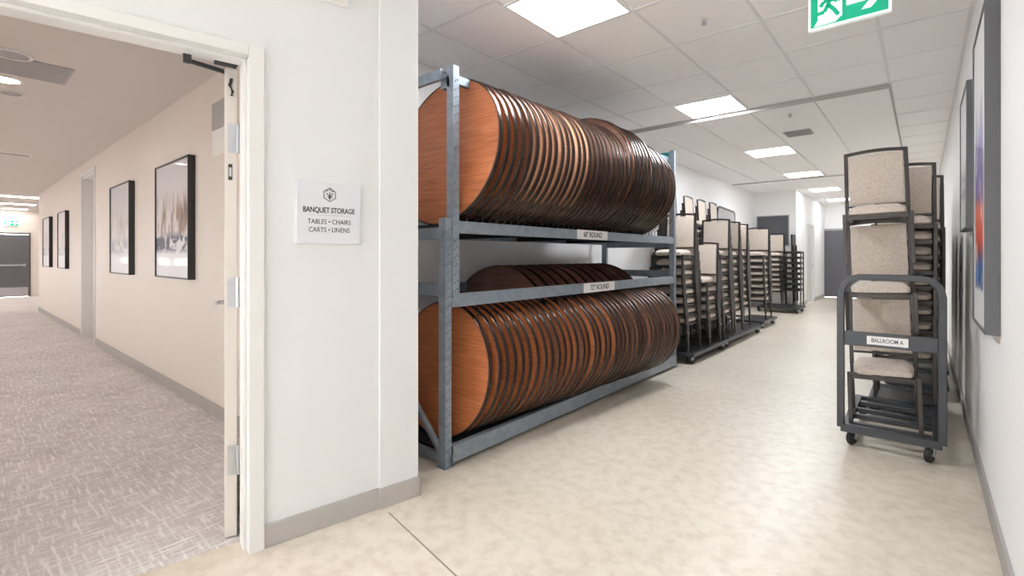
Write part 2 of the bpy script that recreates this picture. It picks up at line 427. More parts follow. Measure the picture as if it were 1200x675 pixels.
hk = MB(); hk.tube([LM @ Vector(p) for p in [(-.004, -.02, 2.03), (-.006, -.028, 2.0), (-.006, -.016, 1.975), (-.004, -.02, 1.955)]], .006, seg=8); hk.build('door_catch', 'black', door, smooth=True)
lv = MB(); lv.lathe([(0, 0), (.026, 0), (.026, .008), (0, .008)], 20, LM @ Matrix.Translation((.82, -.048, .98)) @ Matrix.Rotation(PI/2, 4, 'X'))
lv.tube([LM @ Vector(p) for p in [(.82, -.05, .98), (.82, -.1, .98), (.72, -.105, .98)]], .011, seg=10)
lv.build('lever_handle', 'silver', door, smooth=True)
cl = empty('door_closer'); tag(cl, 'dark metal door closer arm under the left doorway head', 'door closer')
MB().box(-.533, -.505, -.125, -.1, 2.045, 2.108, WMAT).build('bracket', 'ink', cl, .002)
MB().tube([L(-.519, -.112, 2.055), L(-.345, -.19, 2.062)], .006, .008).build('arm', 'ink', cl)
MB().box(-.42, -.335, -.152, -.11, 2.076, 2.0895, WMAT).build('mounting_plate', 'ink', cl, .001)

# ------------------------------------------------------------------ wall sign
sg = empty('wall_sign_plaque', L(.0165, 0, 1.447)); sg.rotation_euler = (0, 0, PI/2-TH)
tag(sg, 'brushed metal plaque reading BANQUET STORAGE on the white wall', 'sign')
MB().box(-.147, .147, -.016, 0, -.142, .142).build('plate', 'signplate', sg, .003)
RX = (PI/2, 0, 0)
text('heading_text', 'BANQUET STORAGE', .034, 'ink', sg, (.0, -.0165, .012), RX, .0006, .235)
text('second_line_text', 'TABLES \u2022 CHAIRS', .031, 'ink', sg, (0, -.0165, -.041), RX, 0, .196)
text('third_line_text', 'CARTS \u2022 LINENS', .031, 'ink', sg, (0, -.0165, -.078), RX, 0, .186)
MB().box(-.1, .1, -.0168, -.016, -.0115, -.0105).build('rule_line', 'grey', sg)
em = MB(); hx = [(.03*math.sin(PI/3*k), .085+.031*math.cos(PI/3*k)) for k in range(6)]
em.tube([(x, -.0165, z) for x, z in hx], .0014, .0006, closed=True, up=(0, 1, 0))
for p, q in [((0, .062), (0, .096)), ((0, .075), (-.014, .092)), ((0, .075), (.014, .092)), ((0, .068), (-.010, .076)), ((0, .068), (.012, .078)), ((-.018, .1), (-.008, .104)), ((.018, .1), (.008, .104)), ((0, .104), (0, .112))]:
    em.tube([(p[0], -.0166, p[1]), (q[0], -.0166, q[1])], .0016, .0006, up=(0, 1, 0))
em.build('emblem', 'ink', sg)
al = empty('alarm_device', L(.048, 0, 2.455)); al.rotation_euler = (0, 0, PI/2-TH)
tag(al, 'white rounded alarm device high on the wall above the plaque', 'alarm')
MB().box(-.058, .058, -.012, 0, -.03, .08).build('back_plate', 'white', al, .006)
MB().lathe([(0, 0), (.05, 0), (.047, .018), (.03, .032), (0, .036)], 28, Matrix.Translation((0, -.011, .02)) @ Matrix.Rotation(PI/2, 4, 'X')).build('dome', 'white', al, smooth=True)

# ------------------------------------------------------------------ hallway things
def picture(name, x0, x1, z0, z1, art, label, y=1.36, dep=.055, fm='pframe'):
    o = empty(name, ((x0+x1)/2, y, z0)); w, h = (x1-x0)/2, z1-z0
    f = MB(); b = .013
    f.box(-w, -w+b, -dep, 0, 0, h).box(w-b, w, -dep, 0, 0, h).box(-w+b, w-b, -dep, 0, 0, b).box(-w+b, w-b, -dep, 0, h-b, h)
    f.build('picture_frame', fm, o, .002)
    MB().box(-w+b, w-b, -dep+.012, -.004, b, h-b).build('print', art, o)
    tag(o, label, 'picture', 'framed prints along the hallway'); return o
picture('wall_picture', -5.66, -4.67, 1.05, 2.1, 'art_a', 'framed abstract print with brown strokes, nearest the open door in hallway')
picture('wall_picture', -7.66, -6.69, 1.04, 2.09, 'art_b', 'pale misty framed print between the brown-stroke print and the hallway doorway')
picture('wall_picture', -12., -11.12, 1.03, 2.03, 'art_b', 'pale framed print just past the hallway doorway', fm='black')
picture('wall_picture', -14.1, -13.1, 1.03, 2.03, 'art_b', 'pale framed print at the far end of the hallway wall', fm='black')
# doorway down the hallway
df = MB()
df.box(-8.92, -8.86, 1.345, 1.36, 0, 2.52).box(-9.94, -9.88, 1.345, 1.36, 0, 2.52).box(-9.88, -8.92, 1.345, 1.36, 2.46, 2.52)
df.box(-8.95, -8.92, 1.36, 1.56, 0, 2.46).box(-9.88, -9.85, 1.36, 1.56, 0, 2.46).box(-9.88, -8.92, 1.36, 1.56, 2.43, 2.46)
struct('trim_5', df, 'frame', bevel=.003)
hd = empty('recessed_door'); tag(hd, 'beige closed door recessed in the hallway doorway between the prints', 'door')
MB().box(-9.85, -8.95, 1.5, 1.545, .01, 2.43).build('leaf_panel', 'hallwall', hd, .003)
for z in (.35, .7, 1.0): MB().box(-8.953, -8.945, 1.44, 1.5, z-.05, z+.05).build('hinge', 'ink', hd)
# hallway ward sign near door
ws = empty('notice_plate', (-4.13, 1.361, 2.03)); tag(ws, 'small grey and white notice plate on hallway wall beside the door leaf', 'sign')
MB().box(-.12, .15, -.012, 0, .2, .41).build('grey_plate', 'grey', ws, .002)
MB().box(-.105, .15, -.012, 0, 0, .196).build('white_plate', 'white', ws, .002)
# far hallway doors and exit sign
fd = empty('hallway_end_door', (-21., 1.15, 0)); tag(fd, 'dark grey door with push bar closing the far end of the hallway', 'door')
MB().box(.0, .05, -.5, .5, .02, 1.9).build('leaf_panel', 'dkdoor', fd, .003)
MB().box(.05, .056, -.47, .47, .05, .3).build('kick_plate', 'silver', fd)
pb = MB(); pb.box(.05, .11, -.42, -.36, .93, 1.01).box(.05, .11, .36, .42, .93, 1.01).tube([(.1, -.42, .97), (.1, .42, .97)], .02, .025); pb.build('push_bar', 'silver', fd, .003)
struct('trim_6', MB().box(-21, -20.985, .62, .67, 0, 1.96).box(-21, -20.985, 1.63, 1.68, 0, 1.96).box(-21, -20.985, .67, 1.63, 1.91, 1.96), 'pframe2')
MAN = [((.0, .052), (-.012, .02)), ((-.012, .02), (.012, -.008)), ((.012, -.008), (.034, -.046)), ((-.012, .02), (-.028, -.014)), ((-.028, -.014), (-.064, -.018)), ((.0, .046), (.03, .03)), ((.03, .03), (.044, .04)), ((.0, .046), (-.032, .04)), ((-.032, .04), (-.046, .018))]
def exit_sign(name, loc, rz, w, h, label, man_green=True):
    o = empty(name, loc, (0, 0, rz)); tag(o, label, 'exit sign')
    MB().box(-w/2, w/2, -.016, .016, 0, h).build('housing', 'exwhite', o, .004)
    k = h/.19; b = .012*k
    MB().box(-w/2+b, w/2-b, -.019, -.0155, b, h-b).build('green_face', 'green', o)
    d = MB(); cx, cz = -w*.21, h*.5
    d.box(cx-.058*k, cx+.05*k, -.0205, -.0185, cz-.055*k, cz+.062*k)
    d.prism([(cx-.075*k, cz-.08*k), (cx+.02*k, cz-.078*k), (cx+.05*k, cz-.05*k), (cx-.058*k, cz-.05*k)], .0185, .0205, Matrix.Rotation(PI/2, 4, 'X'))
    d.build('door_symbol', 'exwhite', o)
    mn = MB()
    for p, q in MAN: mn.tube([(cx+p[0]*k, -.0212, cz+p[1]*k), (cx+q[0]*k, -.0212, cz+q[1]*k)], .0095*k, .0008, up=(0, 1, 0))
    mn.lathe([(0, -.0008), (.013*k, -.0008), (.013*k, .0008), (0, .0008)], 16, Matrix.Translation((cx+.012*k, -.0212, cz+.075*k)) @ Matrix.Rotation(PI/2, 4, 'X'))
    mn.build('running_figure', 'green', o)
    ar = MB(); ax, az = w*.22, h*.53
    ar.prism([(ax-.085*k, az-.016*k), (ax+.012*k, az-.016*k), (ax-.022*k, az-.058*k), (ax+.018*k, az-.058*k), (ax+.07*k, az), (ax+.018*k, az+.058*k), (ax-.022*k, az+.058*k), (ax+.012*k, az+.016*k), (ax-.085*k, az+.016*k)], .0185, .0205, Matrix.Rotation(PI/2, 4, 'X'))
    ar.build('arrow', 'exwhite', o)
    return o
es = exit_sign('exit_sign', (-.312, 3.2, 2.526), 0, .374, .2, 'green and white exit sign hanging from the tiled storage ceiling')
st = MB()
for x in (-.12, .12): st.cyl((x, 0, .198), (x, 0, ZC-2.526-.004), .008)
st.build('stem', 'silver', es)
exit_sign('exit_sign', (-20.98, 1.26, 2.15), PI/2, .31, .19, 'small green exit sign above the dark hallway end door')
# hallway ceiling
def lathe_down(o, name, prof, m, seg=28): return MB().lathe(prof, seg).build(name, m, o, smooth=True)
def speaker(x, y, r, label):
    o = empty('ceiling_speaker', (x, y, HZ)); tag(o, label, 'speaker')
    lathe_down(o, 'trim_ring', [(r*.8, -.001), (r, -.001), (r*.97, -.014), (r*.8, -.012)], 'white')
    lathe_down(o, 'grille', [(0, -.009), (r*.55, -.012), (r*.8, -.006), (r*.8, -.001)], 'grey')
speaker(-4.83, .29, .115, 'round white ceiling speaker in the hallway beside the grey panel')
speaker(-5.98, .36, .09, 'round ceiling speaker in the hallway just past the bright downlight')
o = empty('ceiling_grille', (-5.13, .3, HZ)); tag(o, 'flat grey rectangular return air panel on hallway ceiling', 'vent')
MB().box(-.25, .25, -.33, .33, -.006, 0).build('panel_face', 'grey', o, .002)
v = MB()
for k in range(12): v.box(-.23+.04*k, -.205+.04*k, -.31, .31, -.008, -.005)
v.build('louvre', 'grey', o)
def downlight(x, y, label, r=.1):
    o = empty('recessed_downlight', (x, y, HZ)); tag(o, label, 'ceiling light', 'recessed downlights of the hallway')
    lathe_down(o, 'trim_ring', [(r*.85, -.001), (r*1.15, -.001), (r*1.1, -.01), (r*.85, -.012)], 'white')
    lathe_down(o, 'lens', [(0, -.006), (r*.85, -.006), (r*.85, -.001)], 'down')
downlight(-5.56, .3, 'bright recessed downlight on hallway ceiling beside the grey panel')
downlight(-8.6, .3, 'recessed downlight on hallway ceiling before the slot diffuser')
downlight(-11.6, .3, 'recessed downlight on hallway ceiling beyond the slot diffuser')
for x in (-3.1,): downlight(x, .2, 'recessed downlight on hallway ceiling just inside the doorway')
o = empty('slot_diffuser', (-9.6, .3, HZ+.001)); tag(o, 'dark linear slot diffuser across the hallway ceiling', 'vent')
MB().box(-.08, .08, -.48, .48, -.004, 0).build('flange', 'white', o, .001)
MB().box(-.03, .03, -.46, .46, -.006, -.003).build('slot', 'ink', o)
def panel(x, y, z, label, group, w=.6, l=.6, m='panel'):
    o = empty('ceiling_light', (x, y, z)); tag(o, label, 'ceiling light', group)
    f = MB(); e = .018
    f.box(-w/2, w/2, -l/2, -l/2+e, -.012, 0).box(-w/2, w/2, l/2-e, l/2, -.012, 0).box(-w/2, -w/2+e, -l/2+e, l/2-e, -.012, 0).box(w/2-e, w/2, -l/2+e, l/2-e, -.012, 0)
    f.build('light_frame', 'white', o)
    MB().box(-w/2+e, w/2-e, -l/2+e, l/2-e, -.009, -.001).build('diffuser', m, o)
GH = 'light panels at the far end of the hallway'
panel(-16.3, .9, HZ, 'hallway ceiling light panel at the start of the far widening', GH, .45, 1.2, 'panel2')
panel(-18.6, .9, HZ, 'hallway ceiling light panel midway in the far widening', GH, .45, 1.4, 'panel2')
panel(-20.6, .9, HZ, 'hallway ceiling light panel nearest the dark end door', GH, .45, 1.4, 'panel2')
GS = 'square light panels along the storage ceiling'
for i, (y, lb) in enumerate([(2.63, 'over the near end of the table rack'), (5.39, 'at the dropped ceiling edge'), (8.12, 'just past the dropped ceiling edge'), (10.75, 'before the ceiling seam'), (13.4, 'just past the ceiling seam'), (16.1, 'nearest the grey end door')]):
    z = ZC if y < SY else (ZS if y < SY2 else ZS-.012)
    panel(-1.76, y, z, 'square ceiling light panel '+lb, GS, m='panel3' if y > 13 else 'panel')
for i, y in enumerate([-2.75]):  # unseen panel added to brighten the near walls and ceiling
    panel(-.55, y, ZC, 'added unseen light panel behind the camera over the storage corridor', GS)
def sprinkler(x, y, z, label):
    o = empty('sprinkler_head', (x, y, z)); tag(o, label, 'sprinkler')
    lathe_down(o, 'escutcheon', [(0, -.008), (.02, -.008), (.032, -.001), (.032, 0)], 'white')
    h = MB(); h.cyl((0, 0, -.006), (0, 0, -.03), .007, 10).cyl((0, 0, -.034), (0, 0, -.037), .016, 14)
    h.tube([(-.011, 0, -.012), (-.011, 0, -.034)], .003, seg=6).tube([(.011, 0, -.012), (.011, 0, -.034)], .003, seg=6)
    h.build('nozzle', 'silver', o, smooth=True)
sprinkler(-1.14, 3.36, ZC, 'chrome sprinkler head between the first two ceiling light panels')
sprinkler(-1.13, 6.1, ZS, 'chrome sprinkler head on the dropped ceiling')
o = empty('ceiling_vent', (-1.22, 7.1, ZS)); tag(o, 'grey air vent on the dropped ceiling near the second sprinkler', 'vent')
f = MB(); f.box(-.15, .15, -.15, -.13, -.008, 0).box(-.15, .15, .13, .15, -.008, 0).box(-.15, -.13, -.13, .13, -.008, 0).box(.13, .15, -.13, .13, -.008, 0); f.build('vent_frame', 'grey', o)
f = MB()
for k in range(9): f.box(-.13, .13, -.115+.028*k, -.105+.028*k, -.02, -.002)
f.build('louvre', 'grey', o)

# ------------------------------------------------------------------ far end of the storage corridor
ed = empty('corridor_end_door', (-1.92, 17.4, 0)); tag(ed, 'dark grey door at the far end of the storage corridor', 'door')
MB().box(-.4, .42, .0, .045, .01, 2.02).build('leaf_panel', 'dkdoor', ed, .003)
h = MB(); h.cyl((.35, -.005, 1.), (.35, -.05, 1.), .012).tube([(.35, -.05, 1.), (.24, -.05, 1.)], .01, seg=8); h.build('lever_handle', 'silver', ed)
struct('trim_7', MB().box(-2.38, -2.32, 17.385, 17.44, 0, 2.08).box(-1.5, -1.44, 17.385, 17.44, 0, 2.08).box(-2.32, -1.5, 17.385, 17.44, 2.02, 2.08), 'grey')
struct('trim_8', MB().box(-2.3, -2.285, 14.44, 14.5, 0, 2.1).box(-2.3, -2.285, 15.42, 15.48, 0, 2.1).box(-2.3, -2.285, 14.5, 15.42, 2.04, 2.1), 'frame', bevel=.003)
sd = empty('side_door', (-2.34, 14.96, 0)); tag(sd, 'white closed side door near the corridor end', 'door')
MB().box(-.02, .02, -.46, .46, .01, 2.04).build('leaf_panel', 'frame', sd, .003)
h = MB(); h.cyl((.02, .38, 1.), (.06, .38, 1.), .012).tube([(.06, .38, 1.), (.06, .27, 1.)], .01, seg=8); h.build('lever_handle', 'silver', sd)
bd = empty('wall_board', (-2.8, 13.1, 1.5)); tag(bd, 'large dark slate board on the wall behind the far chair stacks', 'board')
MB().box(-.34, .34, -.02, 0, .02, .72).build('board_face', 'slate', bd)
f = MB(); f.box(-.36, -.34, -.03, 0, 0, .74).box(.34, .36, -.03, 0, 0, .74).box(-.34, .34, -.03, 0, 0, .02).box(-.34, .34, -.03, 0, .72, .74); f.build('board_frame', 'silver', bd, .002)

# pictures on the right wall (hang on the +X wall, facing -X)
def rpicture(y0, y1, z0, z1, art, label):
    o = empty('wall_picture', (XR, (y0+y1)/2, z0)); w, h = (y1-y0)/2, z1-z0; b = .014; dp = .05
    f = MB(); f.box(-dp, 0, -w, -w+b, 0, h).box(-dp, 0, w-b, w, 0, h).box(-dp, 0, -w+b, w-b, 0, b).box(-dp, 0, -w+b, w-b, h-b, h)
    f.build('picture_frame', 'pframe2', o, .002)
    MB().box(-dp+.006, -.004, -w+b, w-b, b, h-b).build('print', art, o)
    tag(o, label, 'picture', 'framed prints on the right wall')
rpicture(2.9, 3.56, .91, 2.36, 'art_c', 'tall framed abstract print in purple, orange and blue, nearest on right wall')
rpicture(4.06, 4.75, 1.42, 2.33, 'art_b', 'smaller framed print past the bright abstract one on right wall')

# ------------------------------------------------------------------ storage rack
rk = empty('storage_rack', (-2.6, 3.6, 0)); tag(rk, 'blue-grey steel two-shelf rack holding rows of round tabletops', 'rack')
def local(o): return Matrix.Translation(-Vector(o.location))
RKM = local(rk)
FX = -2.13
def post(x1, y0, z0, z1, w=.058, d=.048, holes=True, flip=1):
    # open channel: perforated front face at x = x1, plain flanges going back
    m = MB(); t_ = .004
    yA, yB = y0, y0+d
    def bx(*q): m.box(*q, RKM)
    if holes:
        hy = [(yA+.011, yA+.018), (yB-.018, yB-.011)]
        cols = [(yA, hy[0][0]), (hy[0][1], hy[1][0]), (hy[1][1], yB)]
        for c0, c1 in cols: bx(x1-t_, x1, c0, c1, z0, z1)
        n = int((z1-z0-.04)/.05)
        for (h0, h1), off in zip(hy, (0, .012)):
            z = z0
            for k in range(n):
                zc = z0+.04+off+k*.05
                bx(x1-t_, x1, h0, h1, z, zc-.006); z = zc+.006
            bx(x1-t_, x1, h0, h1, z, z1)
    else: bx(x1-t_, x1, yA, yB, z0, z1)
    bx(x1-w, x1-t_, yA, yA+t_, z0, z1); bx(x1-w, x1-t_, yB-t_, yB, z0, z1)
    bx(x1-w, x1-w+t_, yA+t_, yA+.012, z0, z1); bx(x1-w, x1-w+t_, yB-.012, yB-t_, z0, z1)
    if holes:
        pass
    return m.build('post', 'rack', rk)
Y0, Y1 = 1.895, 5.315
post(FX, Y0, .006, 1.475); post(FX+.014, Y0+.05, 1.0, 2.385)
post(FX, Y1, .006, 1.475); post(FX+.014, Y1-.046, 1.0, 2.43)
BXK = -3.06
for y in (Y0, Y1): post(BXK+.058, y, .006, 2.385, holes=False)
for x in (FX, BXK+.058):
    for y in (Y0, Y1): MB().box(x-.07, x+.014, y-.014, y+.064, 0, .006, RKM).build('foot_plate', 'rack', rk, .001)
def rail(name, x, y0, y1, z0, z1, d=.03, m='rack'):
    q = MB(); q.box(x-.006, x, y0, y1, z0, z1, RKM).box(x-d, x-.006, y0, y1, z1-.006, z1, RKM).box(x-d, x-.006, y0, y1, z0, z0+.006, RKM)
    return q.build(name, m, rk, .0015)
rail('shelf_rail', FX+.004, Y0+.05, Y1, 1.388, 1.462); rail('shelf_rail', FX+.004, Y0+.05, Y1, .944, 1.024)
rail('base_rail', FX+.02, Y0+.045, Y1+.01, .028, .128, .04)
rail('top_rail', FX-.05, Y0+.05, Y1, 2.31, 2.362)
for z0, z1 in ((1.388, 1.462), (.944, 1.024), (.028, .128), (2.325, 2.378)): rail('back_rail', BXK+.05, Y0+.05, Y1, z0, z1)
for y in (Y0, Y1+.015):
    for z0, z1 in ((.02, .075), (1.01, 1.085), (1.35, 1.42), (2.30, 2.365)):
        MB().box(BXK+.05, FX-.05, y+.004, y+.03, z0, z1, RKM).build('end_beam', 'rack', rk, .002)
    MB().tube([RKM @ Vector(p) for p in ((FX-.06, y+.02, .08), (BXK+.05, y+.02, .9))], .016, .012).build('diagonal_brace', 'rack', rk)
MB().box(BXK+.02, FX-.03, Y0+.05, Y1-.02, 1.43, 1.444, RKM).build('shelf_deck', 'deck', rk)
MB().box(BXK+.02, FX-.03, Y0+.05, Y1-.02, .064, .078, RKM).build('shelf_deck', 'deck', rk)
for y in (2.75, 3.6, 4.45): MB().box(BXK+.05, FX-.03, y, y+.04, 1.39, 1.43, RKM).build('deck_support', 'deck', rk)
MB().box(FX-.1, FX-.02, Y0+.05, Y0+.13, 2.26, 2.325, RKM).build('corner_bracket', 'rack', rk, .002)
MB().box(FX-.19, FX-.03, Y1-.04, Y1, 2.375, 2.42, RKM).build('corner_bracket', mat('teal rack paint', (46, 140, 136), .4, .2), rk, .002)
DY = .07; UY = 2.1
for k in range(41):
    y = UY-.035+k*DY+.012
    if y > Y1-.1: break
    MB().tube([RKM @ Vector(q) for q in ((FX-.012, y, 1.44), (FX-.008, y, 1.5), (-2.0, y, 1.6), (-1.992, y, 1.625))], .0038, seg=8).build('divider_rod', 'black', rk)
for k in range(24):
    y = 2.2+k*.126
    MB().cyl(RKM @ Vector((-2.16, y, .85)), RKM @ Vector((-2.16, y, .95)), .003, 8).build('hanging_rod', 'black', rk)
RS = (PI/2, 0, PI/2)
def raillabel(y0, y1, z0, z1, body):
    p = MB().box(FX+.004, FX+.0065, y0, y1, z0, z1, RKM).build('label_holder', 'label', rk)
    text('lettering', body, .062, 'ink', p, Vector((FX+.0072, (y0+y1)/2, (z0+z1)/2))-Vector(rk.location), RS, .0004, (y1-y0)*.6)
raillabel(3.3, 3.79, 1.388, 1.465, '60" ROUND'); raillabel(3.4, 3.92, .944, 1.022, '72" ROUND')

# ------------------------------------------------------------------ round tables standing on edge
def table_proto(r, wood_, seg=96):
    o = empty('round_table')
    RY = Matrix.Translation((0, 0, r)) @ Matrix.Rotation(PI/2, 4, 'X')     # local z -> -Y
    MB().lathe([(0, .011), (r-.012, .011), (r-.0045, .0095), (r-.004, .005), (r-.004, -.015), (0, -.015)], seg, RY).build('tabletop', wood_, o, smooth=True)
    MB().lathe([(r-.0042, .0125), (r-.001, .0125), (r+.0, .0105), (r+.0, -.016), (r-.002, -.0185), (r-.0042, -.018)], seg, RY, close=True).build('edge_band', 'edge', o, smooth=True)
    MB().lathe([(r-.0075+.0042*math.cos(2*PI*q/8), .0125+.0032*math.sin(2*PI*q/8)) for q in range(8)], seg, RY, close=True).build('edge_trim', 'trimbead', o, smooth=True)
    MB().lathe([(r-.05, -.009), (r-.045, -.0185), (r-.06, -.0185), (r-.062, -.009)], 64, RY).build('apron', 'apron', o, smooth=True)
    return o
PR = {k: table_proto(.485, k) for k in ('cherry', 'tan', 'mid', 'walnut')}
first = {k: True for k in PR}
def put_table(kind, loc, k, tilt, yaw, label, group):
    o = PR[kind] if first[kind] else dup(PR[kind])
    first[kind] = False
    o.location = loc; o.scale = (k, k, k); o.rotation_euler = (-tilt, 0, yaw)
    tag(o, label, 'table', group)
desc = {'cherry': 'cherry-faced', 'tan': 'painted-lit tan', 'mid': 'mid-brown', 'walnut': 'dark walnut'}
GU = 'round tables standing in the upper shelf'; GL = 'round tables standing in the lower bay'
for i in range(38):
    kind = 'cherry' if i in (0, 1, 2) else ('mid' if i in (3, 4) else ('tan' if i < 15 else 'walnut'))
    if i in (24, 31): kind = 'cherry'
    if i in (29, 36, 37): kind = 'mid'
    k = 1.0+.03*min(i, 23)/23 if i < 23 else (1.11 if i < 30 else 1.03)
    if i > 34: k = .97
    x = -2.355-.485*(k-1)*.8 + random.uniform(-.004, .004)
    lb = f'{desc[kind]} round table on edge, {ordn(i+1)} from the near end of the upper shelf' if i else 'cherry-faced round table nearest the camera on the upper rack shelf'
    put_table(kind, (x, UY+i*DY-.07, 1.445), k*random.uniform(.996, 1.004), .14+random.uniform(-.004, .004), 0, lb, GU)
LY = .0735
for i in range(36):
    kind = 'cherry' if i < 20 else 'walnut'
    if i in (9, 13, 16, 18, 22, 24, 27, 28, 31, 34, 35): kind = 'mid'
    k = .9*random.uniform(.996, 1.004)
    lb = f'{desc[kind]} round table on edge, {ordn(i+1)} from the near end of the lower bay' if i else 'cherry-faced round table nearest the camera in the lower rack bay'
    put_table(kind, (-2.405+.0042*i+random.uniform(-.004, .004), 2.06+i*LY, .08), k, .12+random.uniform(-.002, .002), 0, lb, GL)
for i in range(12):
    y = 2.06+(10.5+i*2)*LY
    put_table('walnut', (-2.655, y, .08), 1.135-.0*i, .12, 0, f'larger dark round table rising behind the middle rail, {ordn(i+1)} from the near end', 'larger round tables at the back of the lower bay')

# ------------------------------------------------------------------ banquet chairs
def chair_proto():
    o = empty('banquet_chair')
    s_ = MB()                                            # cushion: rounded slab with a crowned top
    n = 14; hx, hy = .148, .188
    def grid(zf, flip):
        vs = [[None]*(n+1) for _ in range(n+1)]
        for i in range(n+1):
            for j in range(n+1):
                u_, v_ = -1+2*i/n, -1+2*j/n
                # squircle plan
                x = u_*math.sqrt(max(0, 1-.18*v_*v_*abs(u_)**2)); y = v_*math.sqrt(max(0, 1-.18*u_*u_*abs(v_)**2))
                e = max(abs(u_), abs(v_))
                vs[i][j] = s_.b.verts.new((x*hx, y*hy-.015, zf(u_, v_, e)))
        for i in range(n):
            for j in range(n): s_._f([vs[i][j], vs[i+1][j], vs[i+1][j+1], vs[i][j+1]])
        return vs
    top = grid(lambda u_, v_, e: .408-.030*e**8-.010*(u_*u_+v_*v_)/2, 0)
    bot = grid(lambda u_, v_, e: .331+.012*e**8, 1)
    rim = lambda g_: [g_[i][0] for i in range(n)]+[g_[n][j] for j in range(n)]+[g_[i][n] for i in range(n, 0, -1)]+[g_[0][j] for j in range(n, 0, -1)]
    A_, B_ = rim(top), rim(bot)
    for i in range(len(A_)): s_._f([A_[i], A_[(i+1) % len(A_)], B_[(i+1) % len(A_)], B_[i]])
    s_.build('seat', 'fabric', o, smooth=True)
    f = MB(); f.tube([(-.138, -.185, .316), (.138, -.185, .316), (.138, .165, .316), (-.138, .165, .316)], .012, .012, closed=True)
    for y in (-.185, .165): f.box(-.166, .166, y-.008, y+.008, .322, .332)
    f.build('seat_frame', 'cframe', o)
    for sx in (-1, 1):
        for (yt, yb) in ((-.188, -.198),):
            l = MB(); l.tube([(sx*.1645, yt, .345), (sx*.1645, yt-.004, .2), (sx*.1645, yb, 0)], .0105, .0105); l.build('leg', 'cframe', o, .002)
        l = MB(); l.tube([(sx*.1645, .19, .345), (sx*.1645, .192, .16), (sx*.1645, .2, 0)], .0105, .0105); l.build('leg', 'cframe', o, .002)
    lean = lambda z: .19+.028*(z-.33)/.51
    b = MB(); P_ = [(-.1645, lean(.33), .33), (-.1645, lean(.5), .5), (-.162, lean(.825), .825)]
    arch = [(-.162+.324*k/8, lean(.838)+.002, .826+.014*math.sin(PI*k/8)) for k in range(1, 8)]
    pts = P_[:-1]+[(-.162, lean(.826), .826)]+arch+[(.162, lean(.826), .826)]+[(.1645, lean(.5), .5), (.1645, lean(.33), .33)]
    b.tube(pts, .0115, .0105, up=(0, 1, 0))
    b.tube([(-.158, lean(.425), .425), (.158, lean(.425), .425)], .009, .008)
    b.build('back_frame', 'cframe', o, .002)
    q = MB(); ang = math.atan(.028/.51)
    bm = Matrix.Translation((0, lean(.62)-.001, .623)) @ Matrix.Rotation(-ang, 4, 'X')
    q.box(-.149, .149, -.0095, .0095, -.185, .188, bm)
    q.build('backrest', 'fabric', o, .006, 3, smooth=True)
    return o
CH = chair_proto(); used = [False]
for c_ in kids(CH): c_.data.transform(Matrix.Diagonal((1.1, 1, 1, 1)))
DZN, DYN = .113, -.0235
def place_chair(x, y, z, rz, label, group, tilt=0):
    o = dup(CH) if used[0] else CH
    used[0] = True
    o.location = (x, y, z); o.rotation_euler = (0, tilt, rz); tag(o, label, 'chair', group); return o
def stack(x, y, z, rz, n, where, group, jit=.004):
    c, s_ = math.cos(rz), math.sin(rz)
    for k in range(n):
        ly = DYN*k
        pos = 'lowest' if k == 0 else ('topmost' if k == n-1 else ordn(k+1)+' from the bottom')
        place_chair(x-s_*ly+random.uniform(-jit, jit)*.4, y+c*ly, z+DZN*k, rz, f'taupe chair, {pos} in stack {where}', group)

def caster(parent, x, y, zt, r=.05, rz=0.):
    zc = r
    fk = MB(); fk.box(x-.03, x+.03, y-.03, y+.03, zt-.006, zt)
    d = Vector((math.cos(rz), math.sin(rz), 0)); n_ = Vector((-d.y, d.x, 0))
    for sgn in (-1, 1):
        p0 = Vector((x, y, zt-.006))+n_*sgn*.022; p1 = Vector((x, y, zc-.006))+n_*sgn*.022-d*.02
        fk.tube([p0, p1], .014, .002, up=n_)
    fk.cyl(Vector((x, y, zc))-d*.02-n_*.026, Vector((x, y, zc))-d*.02+n_*.026, .006, 8)
    cst = fk.build('caster', 'silver', parent)
    c = Vector((x, y, zc))-d*.02
    mt = Matrix.Translation(c) @ n_.to_track_quat('Z', 'Y').to_matrix().to_4x4()
    MB().lathe([(0, -.014), (r*.45, -.015), (r*.85, -.016), (r, -.010), (r, .010), (r*.85, .016), (r*.45, .015), (0, .014)], 24, mt).build('wheel', 'rubber', cst, smooth=True)
def dolly(x0, x1, y0, y1, zt, label, group, wheels=None, name='chair_dolly'):
    o = empty(name, ((x0+x1)/2, (y0+y1)/2, 0)); tag(o, label, 'cart', group)
    w, l = (x1-x0)/2, (y1-y0)/2
    f = MB(); f.tube([(-w+.02, -l+.02, zt-.02), (w-.02, -l+.02, zt-.02), (w-.02, l-.02, zt-.02), (-w+.02, l-.02, zt-.02)], .02, .02, closed=True)
    f.build('deck_frame', 'cart', o, .003)
    n = max(2, int(l*2/.3))
    for k in range(n):
        y = -l+.1+(2*l-.2)*k/(n-1)
        MB().box(-w+.04, w-.04, y-.018, y+.018, zt-.03, zt).build('cross_bar', 'cart', o, .002)
    MB().box(-w+.05, w-.05, -l+.05, l-.05, zt-.012, zt-.004).build('deck_board', 'black', o)
    for (px_, py_) in wheels or [(-w+.05, -l+.08), (w-.05, -l+.08), (-w+.05, l-.08), (w-.05, l-.08)]:
        caster(o, px_, py_, zt-.04, rz=R(60))
    return o
ZD = .13
